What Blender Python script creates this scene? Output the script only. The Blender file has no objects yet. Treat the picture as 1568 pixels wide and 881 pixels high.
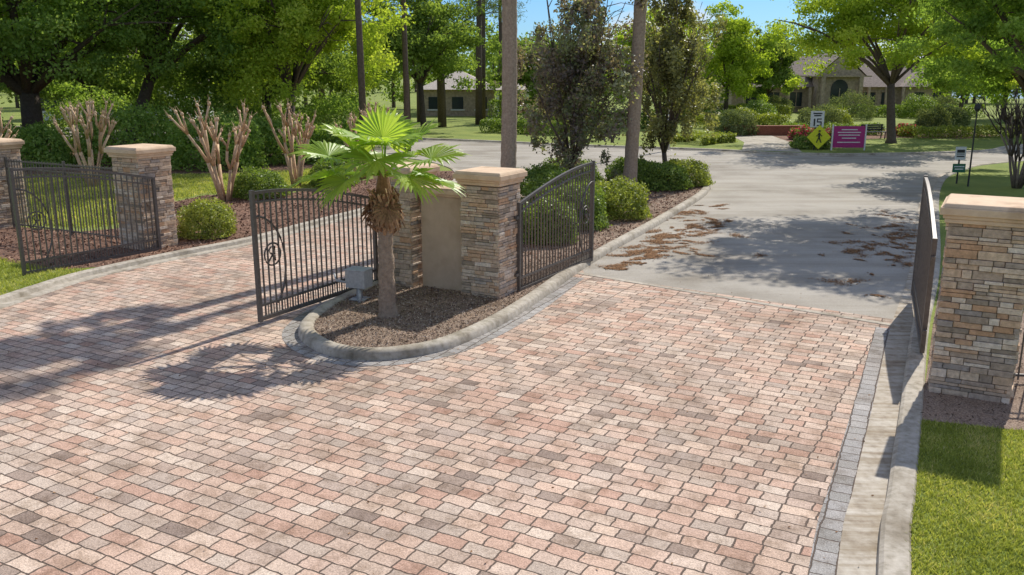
import bpy, math, random
import numpy as np
from mathutils import Vector, Matrix
from mathutils.geometry import tessellate_polygon
random.seed(7); RNG=np.random.default_rng(11)
scene=bpy.context.scene
COL=scene.collection

# ---------------------------------------------------------------- materials
def new_mat(name):
    m=bpy.data.materials.new(name); m.use_nodes=True
    nt=m.node_tree; nt.nodes.clear()
    o=nt.nodes.new('ShaderNodeOutputMaterial'); b=nt.nodes.new('ShaderNodeBsdfPrincipled')
    nt.links.new(b.outputs[0],o.inputs[0])
    b.inputs['Specular IOR Level'].default_value=0.25
    return m,nt,b,o
def N(nt,t,**k):
    n=nt.nodes.new(t)
    for a,v in k.items(): setattr(n,a,v)
    return n
def ramp(nt,stops,interp='LINEAR'):
    r=nt.nodes.new('ShaderNodeValToRGB'); cr=r.color_ramp; cr.interpolation=interp
    while len(cr.elements)<len(stops): cr.elements.new(0.5)
    for e,(p,c) in zip(cr.elements,stops):
        e.position=p; e.color=(c[0],c[1],c[2],1)
    return r
def mixc(nt,fac,a,b,mode='MIX'):
    m=nt.nodes.new('ShaderNodeMix'); m.data_type='RGBA'; m.blend_type=mode
    L=nt.links
    if isinstance(fac,(int,float)): m.inputs[0].default_value=fac
    else: L.new(fac,m.inputs[0])
    for s,v in ((6,a),(7,b)):
        if isinstance(v,tuple): m.inputs[s].default_value=(v[0],v[1],v[2],1)
        else: L.new(v,m.inputs[s])
    return m.outputs[2]
def objco(nt,scale=(1,1,1),rot=0):
    g=nt.nodes.new('ShaderNodeNewGeometry'); mp=nt.nodes.new('ShaderNodeMapping')
    mp.inputs['Scale'].default_value=scale; mp.inputs['Rotation'].default_value=(0,0,rot)
    nt.links.new(g.outputs['Position'],mp.inputs[0]); return mp.outputs[0]
def noise(nt,co,scale,detail=4,rough=.55):
    n=nt.nodes.new('ShaderNodeTexNoise'); n.inputs['Scale'].default_value=scale
    n.inputs['Detail'].default_value=detail; n.inputs['Roughness'].default_value=rough
    nt.links.new(co,n.inputs['Vector']); return n.outputs[0]
def bump(nt,b,h,strength=.5,dist=.01):
    bp=nt.nodes.new('ShaderNodeBump'); bp.inputs['Strength'].default_value=strength; bp.inputs['Distance'].default_value=dist
    nt.links.new(h,bp.inputs['Height']); nt.links.new(bp.outputs[0],b.inputs['Normal'])

def mat_paver(name,stops,bw,rh,rot,mortar=.010,sq=1.35,dark=.8):
    m,nt,b,o=new_mat(name); L=nt.links
    co=objco(nt,rot=rot)
    def warp(src,sc,amt):
        wn=nt.nodes.new('ShaderNodeTexNoise'); wn.inputs['Scale'].default_value=sc; wn.inputs['Detail'].default_value=1; L.new(co,wn.inputs['Vector'])
        sb=nt.nodes.new('ShaderNodeVectorMath'); sb.operation='SUBTRACT'; sb.inputs[1].default_value=(.5,.5,.5); L.new(wn.outputs['Color'],sb.inputs[0])
        vs=nt.nodes.new('ShaderNodeVectorMath'); vs.operation='SCALE'; vs.inputs['Scale'].default_value=amt; L.new(sb.outputs[0],vs.inputs[0])
        va=nt.nodes.new('ShaderNodeVectorMath'); va.operation='ADD'; L.new(src,va.inputs[0]); L.new(vs.outputs[0],va.inputs[1]); return va.outputs[0]
    wc=warp(warp(co,2.2,.05),12,.030)
    br=N(nt,'ShaderNodeTexBrick',offset=.5,squash=sq,squash_frequency=2)
    br.inputs['Color1'].default_value=(0,0,0,1); br.inputs['Color2'].default_value=(1,1,1,1); br.inputs['Mortar'].default_value=(0,0,0,1)
    br.inputs['Scale'].default_value=1; br.inputs['Mortar Size'].default_value=mortar; br.inputs['Mortar Smooth'].default_value=.6
    br.inputs['Brick Width'].default_value=bw; br.inputs['Row Height'].default_value=rh
    L.new(wc,br.inputs['Vector'])
    r=ramp(nt,stops,'LINEAR'); L.new(br.outputs['Color'],r.inputs[0])
    sp=ramp(nt,[(.3,(.50,.485,.47)),(.7,(1.40,1.39,1.37))]); L.new(noise(nt,co,70,4,.75),sp.inputs[0])
    c=mixc(nt,1,r.outputs[0],sp.outputs[0],'MULTIPLY')
    big=ramp(nt,[(.3,(.74,.70,.66)),(.5,(1,.99,.98)),(.72,(1.14,1.13,1.12))]); L.new(noise(nt,co,.45,5,.6),big.inputs[0])
    c=mixc(nt,1,c,big.outputs[0],'MULTIPLY')
    med=ramp(nt,[(.36,(.60,.56,.52)),(.52,(1,1,1))]); L.new(noise(nt,co,2.2,5,.75),med.inputs[0])
    c=mixc(nt,dark,c,med.outputs[0],'MULTIPLY')
    c=mixc(nt,br.outputs['Fac'],c,(.14,.105,.082))
    L.new(c,b.inputs['Base Color']); b.inputs['Roughness'].default_value=.9; b.inputs['Specular IOR Level'].default_value=.15
    inv=N(nt,'ShaderNodeMath',operation='SUBTRACT'); inv.inputs[0].default_value=1; L.new(br.outputs['Fac'],inv.inputs[1])
    ad=N(nt,'ShaderNodeMath',operation='MULTIPLY_ADD'); L.new(noise(nt,co,60,2),ad.inputs[0]); ad.inputs[1].default_value=.5; L.new(inv.outputs[0],ad.inputs[2])
    bump(nt,b,ad.outputs[0],1,.012)
    return m
DANG=math.atan2(-.484,.875)
pst=[(.0,(.52,.335,.255)),(.12,(.64,.475,.375)),(.24,(.49,.405,.335)),(.36,(.69,.53,.415)),(.47,(.55,.365,.28)),(.58,(.70,.58,.475)),(.68,(.46,.375,.315)),(.78,(.66,.48,.375)),(.86,(.58,.46,.37)),(.93,(.31,.24,.20)),(1,(.72,.57,.455))]
M_PAVER=mat_paver('paver_blend',pst,.262,.186,-DANG,.011)
gst=[(.0,(.33,.32,.30)),(.4,(.42,.40,.38)),(.7,(.37,.36,.35)),(1,(.48,.46,.44))]
M_GPAVER=mat_paver('paver_grey',gst,.22,.22,-math.atan2(.9,.43),sq=1)

def mat_noise(name,stops,scale,detail=5,rough=.9,bs=.4,bd=.01,bscale=None,big=None,spec=.2,streak=None):
    m,nt,b,o=new_mat(name); co=objco(nt)
    r=ramp(nt,stops); nt.links.new(noise(nt,co,scale,detail,.65),r.inputs[0]); c=r.outputs[0]
    if big:
        g=ramp(nt,[(.32,big[1]),(.5,(1,1,1)),(.7,big[2])]); nt.links.new(noise(nt,co,big[0],5,.6),g.inputs[0])
        c=mixc(nt,1,c,g.outputs[0],'MULTIPLY')
    if streak:
        co2=objco(nt,(streak[1],streak[2],1),streak[0])
        g=ramp(nt,[(.35,streak[3]),(.58,(1,1,1))]); nt.links.new(noise(nt,co2,1,5,.65),g.inputs[0])
        c=mixc(nt,1,c,g.outputs[0],'MULTIPLY')
    nt.links.new(c,b.inputs['Base Color']); b.inputs['Roughness'].default_value=rough
    b.inputs['Specular IOR Level'].default_value=spec
    bump(nt,b,noise(nt,co,bscale or scale,3),bs,bd)
    return m
M_ASPH=mat_noise('aged_asphalt',[(.3,(.30,.27,.225)),(.5,(.40,.365,.31)),(.7,(.50,.46,.395))],60,4,.9,.35,.005,None,(.35,(.74,.72,.69),(1.1,1.1,1.1)),.2,(-math.atan2(.9,.43),.12,1.3,(.80,.78,.75)))
M_CONC=mat_noise('kerb_concrete',[(.25,(.25,.22,.165)),(.5,(.44,.39,.315)),(.75,(.56,.51,.43))],9,6,.9,.4,.004,80,(1.1,(.60,.57,.52),(1.1,1.1,1.1)))
M_GUT=mat_noise('gutter_concrete',[(.25,(.32,.27,.21)),(.5,(.50,.445,.365)),(.75,(.60,.56,.48))],7,6,.9,.4,.004,80,(1.5,(.72,.67,.6),(1.1,1.1,1.1)),.2,(-math.atan2(.9,.43),.35,9,(.66,.60,.52)))
M_GRASS=mat_noise('lawn_grass',[(.25,(.12,.15,.03)),(.5,(.22,.27,.06)),(.75,(.33,.35,.11))],35,5,.95,.8,.03,None,(.5,(.72,.8,.7),(1.25,1.2,1.1)))
M_MULCH=mat_noise('pine_mulch',[(.3,(.08,.045,.03)),(.5,(.22,.125,.085)),(.68,(.38,.25,.18))],38,5,.95,1,.03,None,(1.2,(.6,.6,.6),(1.2,1.15,1.1)))
M_GREYM=mat_noise('weathered_mulch',[(.3,(.10,.07,.05)),(.5,(.29,.21,.155)),(.68,(.48,.38,.30))],45,5,.95,1,.025,None,(1.2,(.65,.6,.55),(1.2,1.15,1.1)))
M_STUCCO=mat_noise('beige_stucco',[(.3,(.50,.365,.255)),(.7,(.60,.45,.325))],3,6,.9,.35,.004,150,(1.4,(.85,.82,.8),(1.04,1.04,1.04)))
M_CAP=mat_noise('cap_stucco',[(.3,(.64,.455,.30)),(.7,(.74,.56,.385))],4,6,.85,.3,.004,120,(2.5,(.76,.73,.70),(1.05,1.05,1.05)))
M_GROUND=mat_noise('ground_soil',[(.3,(.07,.09,.025)),(.7,(.15,.17,.05))],5,5,.95,.3,.02)
def mat_plain(name,col,rough=.5,metal=0,var=.15,sc=20,spec=.4):
    m,nt,b,o=new_mat(name); co=objco(nt)
    d=tuple(c*(1-var) for c in col); l=tuple(min(1,c*(1+var)) for c in col)
    r=ramp(nt,[(.3,d),(.7,l)]); nt.links.new(noise(nt,co,sc,4),r.inputs[0]); nt.links.new(r.outputs[0],b.inputs['Base Color'])
    b.inputs['Roughness'].default_value=rough; b.inputs['Metallic'].default_value=metal; b.inputs['Specular IOR Level'].default_value=spec
    return m
M_IRON=mat_plain('bronze_aluminium',(.13,.113,.10),.45,.2,.2)
M_BOX=mat_plain('grey_metal',(.45,.45,.44),.45,.1)
M_WHITE=mat_plain('white_paint',(.75,.75,.73),.5)
M_BLACK=mat_plain('black_paint',(.03,.03,.03),.5)
M_YEL=mat_plain('yellow_sign',(.75,.75,.03),.5)
M_PINK=mat_plain('magenta_sign',(.42,.03,.19),.5)
M_GREENS=mat_plain('green_sign',(.03,.16,.08),.5)
M_ROOF=mat_plain('roof_shingle',(.27,.215,.175),.9,0,.3,6)
M_ROOFL=mat_plain('light_roof_shingle',(.52,.46,.39),.9,0,.2,6)
M_WALL=mat_plain('tan_stone_wall',(.42,.33,.24),.9,0,.3,4)
M_GLASS=mat_plain('window_glass',(.03,.04,.05),.1)
M_BRICKR=mat_plain('red_brick',(.30,.11,.07),.9,0,.3,12)
M_WATER=mat_plain('water',(.12,.25,.38),.2)
def mat_tone(name,stops,rough=.8,sc=18,bs=.6,bd=.01,bsc=60,spec=.2):
    m,nt,b,o=new_mat(name); co=objco(nt)
    a=nt.nodes.new('ShaderNodeAttribute'); a.attribute_name='tone'
    r=ramp(nt,stops); nt.links.new(a.outputs['Fac'],r.inputs[0])
    s=ramp(nt,[(.25,(.6,.58,.56)),(.7,(1.2,1.2,1.2))]); nt.links.new(noise(nt,co,sc,4,.7),s.inputs[0])
    c=mixc(nt,1,r.outputs[0],s.outputs[0],'MULTIPLY'); nt.links.new(c,b.inputs['Base Color'])
    b.inputs['Roughness'].default_value=rough; b.inputs['Specular IOR Level'].default_value=spec
    if bs: bump(nt,b,noise(nt,co,bsc,4),bs,bd)
    return m
M_STONE=mat_tone('ledgestone',[(0,(.33,.265,.20)),(.15,(.52,.40,.30)),(.3,(.70,.545,.39)),(.45,(.56,.34,.20)),(.55,(.74,.61,.47)),(.7,(.38,.33,.29)),(.85,(.66,.47,.31)),(1,(.78,.68,.56))],.85,14,.8,.012,50)
M_BARK=mat_tone('bark',[(0,(.06,.048,.04)),(.5,(.17,.13,.105)),(1,(.32,.25,.2))],.9,10,1,.03,25)
M_PALMBARK=mat_tone('palm_bark',[(0,(.17,.12,.085)),(1,(.48,.37,.275))],.9,16,1,.03,30)
M_CRAPE=mat_tone('crape_bark',[(0,(.48,.31,.18)),(1,(.68,.49,.31))],.8,8,.4,.01,30)
M_DEAD=mat_tone('dry_fibre',[(0,(.16,.085,.045)),(.5,(.36,.21,.12)),(1,(.52,.36,.22))],.9,20,.6,.01,60)
M_CHIP=mat_tone('mulch_chip',[(0,(.07,.045,.03)),(.6,(.32,.22,.155)),(1,(.58,.48,.38))],.9,bs=0)
M_CHIPR=mat_tone('red_mulch_chip',[(0,(.07,.035,.022)),(.6,(.28,.15,.10)),(1,(.48,.32,.23))],.9,bs=0)
M_LITTER=mat_tone('leaf_litter',[(0,(.14,.065,.028)),(.5,(.28,.14,.06)),(1,(.40,.24,.12))],.9,bs=0)
def mat_leaf(name,stops,trans=.3,rough=.5,glossy=False):
    m,nt,b,o=new_mat(name); L=nt.links
    a=nt.nodes.new('ShaderNodeAttribute'); a.attribute_name='tone'
    r=ramp(nt,stops); L.new(a.outputs['Fac'],r.inputs[0])
    if glossy:
        L.new(r.outputs[0],b.inputs['Base Color']); b.inputs['Roughness'].default_value=rough; b.inputs['Specular IOR Level'].default_value=.3; s=b
    else:
        nt.nodes.remove(b); s=nt.nodes.new('ShaderNodeBsdfDiffuse'); L.new(r.outputs[0],s.inputs[0])
    t=nt.nodes.new('ShaderNodeBsdfTranslucent'); c=mixc(nt,1,r.outputs[0],(1.5,1.5,.6),'MULTIPLY'); L.new(c,t.inputs[0])
    x=nt.nodes.new('ShaderNodeMixShader'); x.inputs[0].default_value=trans
    L.new(s.outputs[0],x.inputs[1]); L.new(t.outputs[0],x.inputs[2]); L.new(x.outputs[0],o.inputs[0]); return m
M_OAK=mat_leaf('oak_leaf',[(0,(.11,.18,.045)),(.5,(.26,.38,.10)),(1,(.46,.56,.20))],.5)
M_OAKY=mat_leaf('young_oak_leaf',[(0,(.19,.27,.035)),(.5,(.38,.48,.075)),(1,(.58,.62,.15))],.5)
M_MIXG=mat_leaf('grove_leaf',[(0,(.10,.15,.04)),(.5,(.22,.31,.085)),(1,(.40,.47,.15))],.5)
M_MAG=mat_leaf('bronze_leaf',[(0,(.10,.08,.07)),(.35,(.27,.215,.20)),(.55,(.22,.26,.13)),(1,(.50,.49,.36))],.4,.4,True)
M_MAG2=mat_leaf('olive_leaf',[(0,(.11,.105,.055)),(.5,(.27,.275,.12)),(1,(.50,.48,.26))],.4,.4,True)
M_SHRUB=mat_leaf('shrub_leaf',[(0,(.06,.10,.02)),(.5,(.20,.29,.055)),(1,(.40,.49,.13))],.35,.5,True)
M_SHRUBY=mat_leaf('viburnum_leaf',[(0,(.11,.14,.025)),(.5,(.31,.36,.07)),(1,(.52,.54,.15))],.35,.5,True)
M_TOPI=mat_leaf('clipped_leaf',[(0,(.07,.10,.045)),(.5,(.19,.23,.11)),(1,(.38,.40,.22))],.3)
M_PINE=mat_leaf('pine_needle',[(0,(.06,.09,.03)),(1,(.20,.26,.09))],.3)
M_PALM=mat_leaf('palm_leaf',[(0,(.20,.32,.06)),(.5,(.34,.48,.08)),(1,(.52,.62,.16))],.5,.4,True)
M_BLADE=mat_leaf('grass_blade',[(0,(.19,.22,.05)),(.5,(.34,.38,.10)),(.8,(.52,.52,.18)),(1,(.66,.58,.32))],.4)
M_FLOWER=mat_leaf('azalea_flower',[(0,(.45,.03,.08)),(1,(.75,.12,.25))],.3)

# ---------------------------------------------------------------- helpers
def link(o,parent=None):
    COL.objects.link(o)
    if parent is not None: o.parent=parent
    return o
def group(name,loc=(0,0,0),rz=0):
    e=bpy.data.objects.new(name,None); e.location=loc; e.rotation_euler=(0,0,rz); e.empty_display_size=.3
    return link(e)
class B:
    def __init__(s): s.v=[];s.f=[];s.t=[]
    def add(s,vs,fs,tone=.5):
        k=len(s.v); s.v+= [tuple(p) for p in vs]; s.t+=[tone]*len(vs); s.f+=[tuple(i+k for i in f) for f in fs]
    def box(s,c,d,rz=0,tone=.5,taper=1):
        x,y,z=d[0]/2,d[1]/2,d[2]/2; ca,sa=math.cos(rz),math.sin(rz); vs=[]
        for dz in (-z,z):
            k=taper if dz>0 else 1
            for dx,dy in ((-x,-y),(x,-y),(x,y),(-x,y)):
                dx*=k;dy*=k
                vs.append((c[0]+dx*ca-dy*sa,c[1]+dx*sa+dy*ca,c[2]+dz))
        s.add(vs,[(3,2,1,0),(4,5,6,7),(0,1,5,4),(1,2,6,5),(2,3,7,6),(3,0,4,7)],tone)
    def tube(s,pts,rads,n=8,tone=.5,cap=True):
        pts=[Vector(p) for p in pts]; m=len(pts); vs=[];fs=[]
        if isinstance(rads,(int,float)): rads=[rads]*m
        ref=Vector((0,0,1))
        for i,p in enumerate(pts):
            d=(pts[min(i+1,m-1)]-pts[max(i-1,0)]).normalized()
            r=ref if abs(d.dot(ref))<.95 else Vector((1,0,0))
            a=d.cross(r).normalized(); b=d.cross(a).normalized()
            for j in range(n):
                an=2*math.pi*(j+.5)/n; vs.append(p+(a*math.cos(an)+b*math.sin(an))*rads[i])
        for i in range(m-1):
            for j in range(n):
                fs.append((i*n+j,i*n+(j+1)%n,(i+1)*n+(j+1)%n,(i+1)*n+j))
        if cap: fs+= [tuple(range(n))[::-1],tuple((m-1)*n+j for j in range(n))]
        s.add(vs,fs,tone)
    def obj(s,name,mat,parent=None,smooth=False,bevel=0):
        me=bpy.data.meshes.new(name); me.from_pydata(s.v,[],s.f)
        a=me.attributes.new('tone','FLOAT','POINT'); a.data.foreach_set('value',s.t)
        me.materials.append(mat)
        if smooth: me.polygons.foreach_set('use_smooth',[True]*len(me.polygons))
        me.update(); o=link(bpy.data.objects.new(name,me),parent)
        if bevel:
            md=o.modifiers.new('bev','BEVEL'); md.width=bevel; md.segments=2; md.limit_method='ANGLE'
        return o
def quads(name,V,tone,mat,parent=None,k=4):
    n=V.shape[0]; me=bpy.data.meshes.new(name)
    me.vertices.add(n*k); me.vertices.foreach_set('co',V.reshape(-1).astype(np.float32))
    me.loops.add(n*k); me.loops.foreach_set('vertex_index',np.arange(n*k,dtype=np.int32))
    me.polygons.add(n); me.polygons.foreach_set('loop_start',np.arange(0,n*k,k,dtype=np.int32))
    try: me.polygons.foreach_set('loop_total',np.full(n,k,dtype=np.int32))
    except Exception: pass
    me.update(calc_edges=True)
    a=me.attributes.new('tone','FLOAT','POINT'); a.data.foreach_set('value',np.repeat(np.clip(tone,0,1),k).astype(np.float32))
    me.materials.append(mat)
    return link(bpy.data.objects.new(name,me),parent)
def unit(a): return a/np.linalg.norm(a,axis=-1,keepdims=True)
def leaf_quads(P,size,aspect=.55,nrm=None,rn=.9):
    n=len(P); d=unit(RNG.normal(size=(n,3)))
    if nrm is None: nv=unit(RNG.normal(size=(n,3))+np.array([0,0,.6]))
    else: nv=unit(nrm+RNG.normal(size=(n,3))*rn)
    a=unit(np.cross(nv,d)); b=np.cross(nv,a)
    s=size*RNG.uniform(.6,1.35,size=(n,1)); a=a*s*.5; b=b*s*.5*aspect
    return np.stack([P-a,P-b*1.0+a*.1,P+a,P+b*1.0+a*.1],axis=1)
def crown_points(c,r,nl,nc,cr=.28,shell=.55,low=-.75):
    c=np.array(c);r=np.array(r)
    d=unit(RNG.normal(size=(nc,3))); d[:,2]=np.where(d[:,2]<low,-d[:,2],d[:,2])
    rad=shell+(1-shell)*RNG.uniform(0,1,size=(nc,1))
    cc=d*rad*RNG.uniform(.75,1.15,size=(nc,1))
    ci=RNG.integers(0,nc,size=nl)
    csz=RNG.uniform(.5,1.35,size=(nc,1))*cr
    off=unit(RNG.normal(size=(nl,3)))*(RNG.uniform(0,1,size=(nl,1))**.5)
    off+=RNG.normal(size=(nl,3))*.12
    off[:,2]*=.7
    P=cc[ci]+off*csz[ci]
    tone=.42+RNG.normal(size=nc)[ci]*.13+RNG.normal(size=nl)*.13+off[:,2]*.15
    return c+P*r,tone,unit(off+np.array([0,0,.35]))
def branch_tree(name,base,h,crown_c,crown_r,nl,nc,leaf,mat,tr=.25,bark=M_BARK,lean=None,cr=.28,shell=.5,nlimb=9,tone=.4,forks=1,fork_h=.3,low=-.75):
    g=group(name,(0,0,0)); b=B(); base=Vector(base); cc=Vector(crown_c)
    fk=base+(cc-base)*fork_h; fk.z=base.z+h*fork_h
    b.tube([base-Vector((0,0,.1)),base+Vector((0,0,.25)),base.lerp(fk,.5)+Vector((random.uniform(-.1,.1),random.uniform(-.1,.1),0)),fk],[tr*1.5,tr*1.08,tr*.95,tr*.85],10,tone)
    P,t,nr=crown_points(crown_c,crown_r,nl,nc,cr,shell,low)
    for i in range(nlimb):
        a=2*math.pi*i/nlimb+random.uniform(-.3,.3); e=random.uniform(-.15,.95)
        tip=cc+Vector((math.cos(a)*crown_r[0]*math.cos(e)*.85,math.sin(a)*crown_r[1]*math.cos(e)*.85,crown_r[2]*math.sin(e)*.85))
        mid=fk.lerp(tip,.5)+Vector((random.uniform(-.3,.3),random.uniform(-.3,.3),random.uniform(0,.6)))
        r0=tr*random.uniform(.35,.6)
        b.tube([fk-Vector((0,0,.1)),fk.lerp(mid,.5)+Vector((0,0,.15)),mid,mid.lerp(tip,.5)+Vector((0,0,.1)),tip],[r0,r0*.8,r0*.6,r0*.35,.012],7,tone)
        for j in range(4):
            s=mid.lerp(tip,random.uniform(0,.8)); q=s+Vector((random.uniform(-1,1)*crown_r[0],random.uniform(-1,1)*crown_r[1],random.uniform(-.1,.7)*crown_r[2]))*.4
            b.tube([s,s.lerp(q,.5)+Vector((0,0,.1)),q],[r0*.35,r0*.22,.01],5,tone)
    b.obj('trunk_and_limbs',bark,g,True)
    quads('foliage',leaf_quads(P,leaf,.6,nr),t,mat,g)
    return g
def smooth_path(pts,n=6,closed=False):
    out=[];m=len(pts);R=range(m if closed else m-1)
    for i in R:
        g=lambda k:Vector(pts[k%m]) if closed else Vector(pts[max(0,min(m-1,k))])
        p0,p1,p2,p3=g(i-1),g(i),g(i+1),g(i+2)
        for j in range(n):
            t=j/n; out.append(.5*((2*p1)+(p2-p0)*t+(2*p0-5*p1+4*p2-p3)*t*t+(3*p1-p0-3*p2+p3)*t**3))
    if not closed: out.append(Vector(pts[-1]))
    return [Vector((p[0],p[1])) for p in out]
def normals2(path,closed=False):
    m=len(path);r=[]
    for i in range(m):
        a=path[(i-1)%m] if closed else path[max(0,i-1)]; c=path[(i+1)%m] if closed else path[min(m-1,i+1)]
        d=(c-a).normalized(); r.append(Vector((-d.y,d.x)))
    return r
def sweep(name,path,prof,mat,closed=False,smooth=False):
    nn=normals2(path,closed); vs=[];fs=[];k=len(prof);m=len(path)
    for p,n in zip(path,nn):
        for o,z in prof: q=p+n*o; vs.append((q.x,q.y,z))
    for i in range(m if closed else m-1):
        for j in range(k-1):
            a=i*k+j;b_=((i+1)%m)*k+j; fs.append((a,b_,b_+1,a+1))
    b=B(); b.add(vs,fs); return b.obj(name,mat,None,smooth)
def sheet(name,poly,z,mat,skirt=0):
    vs=[Vector((p[0],p[1],z)) for p in poly]
    tr=tessellate_polygon([vs]); b=B(); fs=[]
    for t in tr:
        a,c,d=[vs[i] for i in t]
        fs.append(tuple(t) if (c-a).cross(d-a).z>0 else tuple(t)[::-1])
    b.add(vs,fs); return b.obj(name,mat)

# ---------------------------------------------------------------- world / sun / camera
W=bpy.data.worlds.new('World'); scene.world=W; W.use_nodes=True
nt=W.node_tree; nt.nodes.clear(); L=nt.links
sky=nt.nodes.new('ShaderNodeTexSky'); sky.sky_type='NISHITA'; sky.sun_disc=False
EL=43; AZ=33
sky.sun_elevation=math.radians(EL); sky.sun_rotation=math.radians(AZ); sky.ozone_density=2.0; sky.air_density=1.0; sky.dust_density=.3
tc=nt.nodes.new('ShaderNodeTexCoord'); mp=nt.nodes.new('ShaderNodeMapping'); mp.inputs['Scale'].default_value=(1,1,3.2)
L.new(tc.outputs['Generated'],mp.inputs[0])
cl=nt.nodes.new('ShaderNodeTexNoise'); cl.inputs['Scale'].default_value=5.5; cl.inputs['Detail'].default_value=7; cl.inputs['Roughness'].default_value=.55
L.new(mp.outputs[0],cl.inputs['Vector'])
cr=ramp(nt,[(.47,(0,0,0)),(.60,(1,1,1))]); L.new(cl.outputs[0],cr.inputs[0])
tint=mixc(nt,1,sky.outputs[0],(.42,.68,1.05),'MULTIPLY')
c=mixc(nt,cr.outputs[0],tint,(7.2,7.4,7.8))
bg=nt.nodes.new('ShaderNodeBackground'); bg.inputs['Strength'].default_value=.115; L.new(c,bg.inputs[0])
wo=nt.nodes.new('ShaderNodeOutputWorld'); L.new(bg.outputs[0],wo.inputs[0])
sd=bpy.data.lights.new('sun','SUN'); sd.energy=5; sd.angle=math.radians(.5); sd.color=(1,.95,.87)
so=link(bpy.data.objects.new('sun',sd)); so.location=(20,40,40)
sv=Vector((math.sin(math.radians(AZ))*math.cos(math.radians(EL)),math.cos(math.radians(AZ))*math.cos(math.radians(EL)),math.sin(math.radians(EL))))
so.rotation_euler=sv.to_track_quat('Z','Y').to_euler()
cd=bpy.data.cameras.new('camera'); cam=link(bpy.data.objects.new('camera',cd)); cam.location=(0,0,4.4)
cd.sensor_width=36; cd.lens=31.0; cd.clip_end=6000; cam.rotation_euler=(math.radians(90-13.74),0,0); scene.camera=cam
scene.view_settings.view_transform='Standard'; scene.view_settings.look='None'; scene.view_settings.exposure=0

# ---------------------------------------------------------------- ground & roads
sheet('ground',[(-2500,-600),(2500,-600),(2500,3500),(-2500,3500)],0,M_GROUND)
sheet('asphalt_road',[(-140,10),(140,10),(140,110),(-140,110)],.004,M_ASPH)
sheet('paver_driveway',[(-60,-20),(10,-20),(9,14.1),(1.62,19.23),(1.6,36),(-30,36),(-60,36)],.008,M_PAVER)
rb=[Vector((1.35,19.44)),Vector((4.48,16.95)),Vector((6.9,15.05))]
sweep('concrete_ribbon',rb,[(-.07,.009),(-.07,.016),(.07,.016),(.07,.009)],M_CONC)
edge=smooth_path([(-2.6,-5),(-.2,0),(2.68,7.09),(3.53,8.92),(4.68,11.3),(6.46,15.0)],6)
edge2=smooth_path([(-2.6,-5),(-.2,0),(2.68,7.09),(3.53,8.92),(4.68,11.3),(6.46,15.0),(9.3,20.6),(15.6,33.9),(19.4,39.9),(24.8,44.6),(45,55),(100,75)],6)
sweep('paver_border',edge,[(.02,.012),(-.22,.012)],M_GPAVER)
sweep('gutter',edge2,[(-.22,.005),(-.22,.018),(-.40,.009),(-.56,.010)],M_GUT)
sweep('kerb',edge2,[(-.55,.0),(-.56,.10),(-.60,.128),(-.68,.135),(-.81,.13),(-.85,.08)],M_CONC,smooth=False)
rl=[p+n*(-.83) for p,n in zip(edge2,normals2(edge2))]
sheet('lawn',[(p.x,p.y) for p in rl]+[(220,90),(220,-60),(-5,-60)],.10,M_GRASS)
lk=smooth_path([(-13,3),(-10.9,12),(-9.95,16.4),(-9.7,17.6),(-9.35,18.9),(-8.27,20.9),(-6.9,23),(-5.83,25.6),(-4.4,28.9),(-2.6,33.5),(-2.2,37),(-2.8,41),(-4.8,45),(-9,48.5),(-20,54),(-60,68),(-140,90)],6)
sweep('kerb',lk,[(-.24,.006),(-.22,.03),(0,.03),(.03,.11),(.08,.13),(.2,.13),(.22,.08)],M_CONC)
ll=[p+n*.2 for p,n in zip(lk,normals2(lk))]
sheet('lawn',[(p.x,p.y) for p in ll]+[(-300,90),(-300,-60),(-20,-60)],.10,M_GRASS)
mb=[(p.x,p.y) for p,q in zip(ll,lk) if 19.2<q.y<40]
mtail=[(-4.5,39),(-6.5,35),(-8,32.2),(-11,31.5),(-12,28),(-10.6,25),(-12,24),(-17,26),(-17,23.5),(-12.5,20.6),(-10.3,19.2)]
sheet('mulch_bed',mb+mtail,.106,M_MULCH)
sheet('mulch_bed',[(-60,36),(-26,37),(-20,38),(-12,38.5),(-7.5,41.5),(-7.5,44.5),(-12,48),(-24,54),(-60,66)],.104,M_MULCH)
fk=smooth_path([(-140,110),(-60,80),(-20,65),(-4,58.5),(4,54),(10,51.5),(12.3,50.3),(14.6,48.6),(18.9,48),(26.5,50),(31,54),(45,62),(100,85)],6)
sweep('kerb',fk,[(-.3,.006),(-.28,.03),(0,.03),(.03,.11),(.08,.13),(.2,.13),(.22,.08)],M_CONC)
fl=[p+n*.2 for p,n in zip(fk,normals2(fk))]
sheet('lawn',[(p.x,p.y) for p in fl]+[(300,120),(300,900),(-300,900),(-300,150)],.10,M_GRASS)
isl=[(7.78,34.5),(7.06,32.06),(5.74,28.9),(4.08,25.15),(2.81,22.41),(1.86,20.26),(1.21,18.6),(.6,16.95),(-.05,15.4),(-.6,14.35),(-1.09,13.65),(-1.68,13.25),(-2.29,13.13),(-2.84,13.33),(-3.31,13.8),(-3.66,14.47),(-3.74,15.2),(-3.6,16.2),(-3.2,17.4),(-2.85,18.4),(-1.7,21.2),(-.9,23.6),(.1,28),(.5,32),(1.0,35.2),(2.2,36.2),(5,36.6),(7,36.8),(7.9,36.0)]
ip=smooth_path(isl,5,True)
area=sum(ip[i].x*ip[(i+1)%len(ip)].y-ip[(i+1)%len(ip)].x*ip[i].y for i in range(len(ip)))
if area<0: ip=ip[::-1]
sweep('island_kerb',ip+[ip[0]],[(0,.0),(.015,.11),(.05,.15),(.12,.165),(.22,.16),(.27,.13),(.28,.08)],M_CONC,smooth=True)
inn=[p+n*.26 for p,n in zip(ip,normals2(ip,True))]
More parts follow.
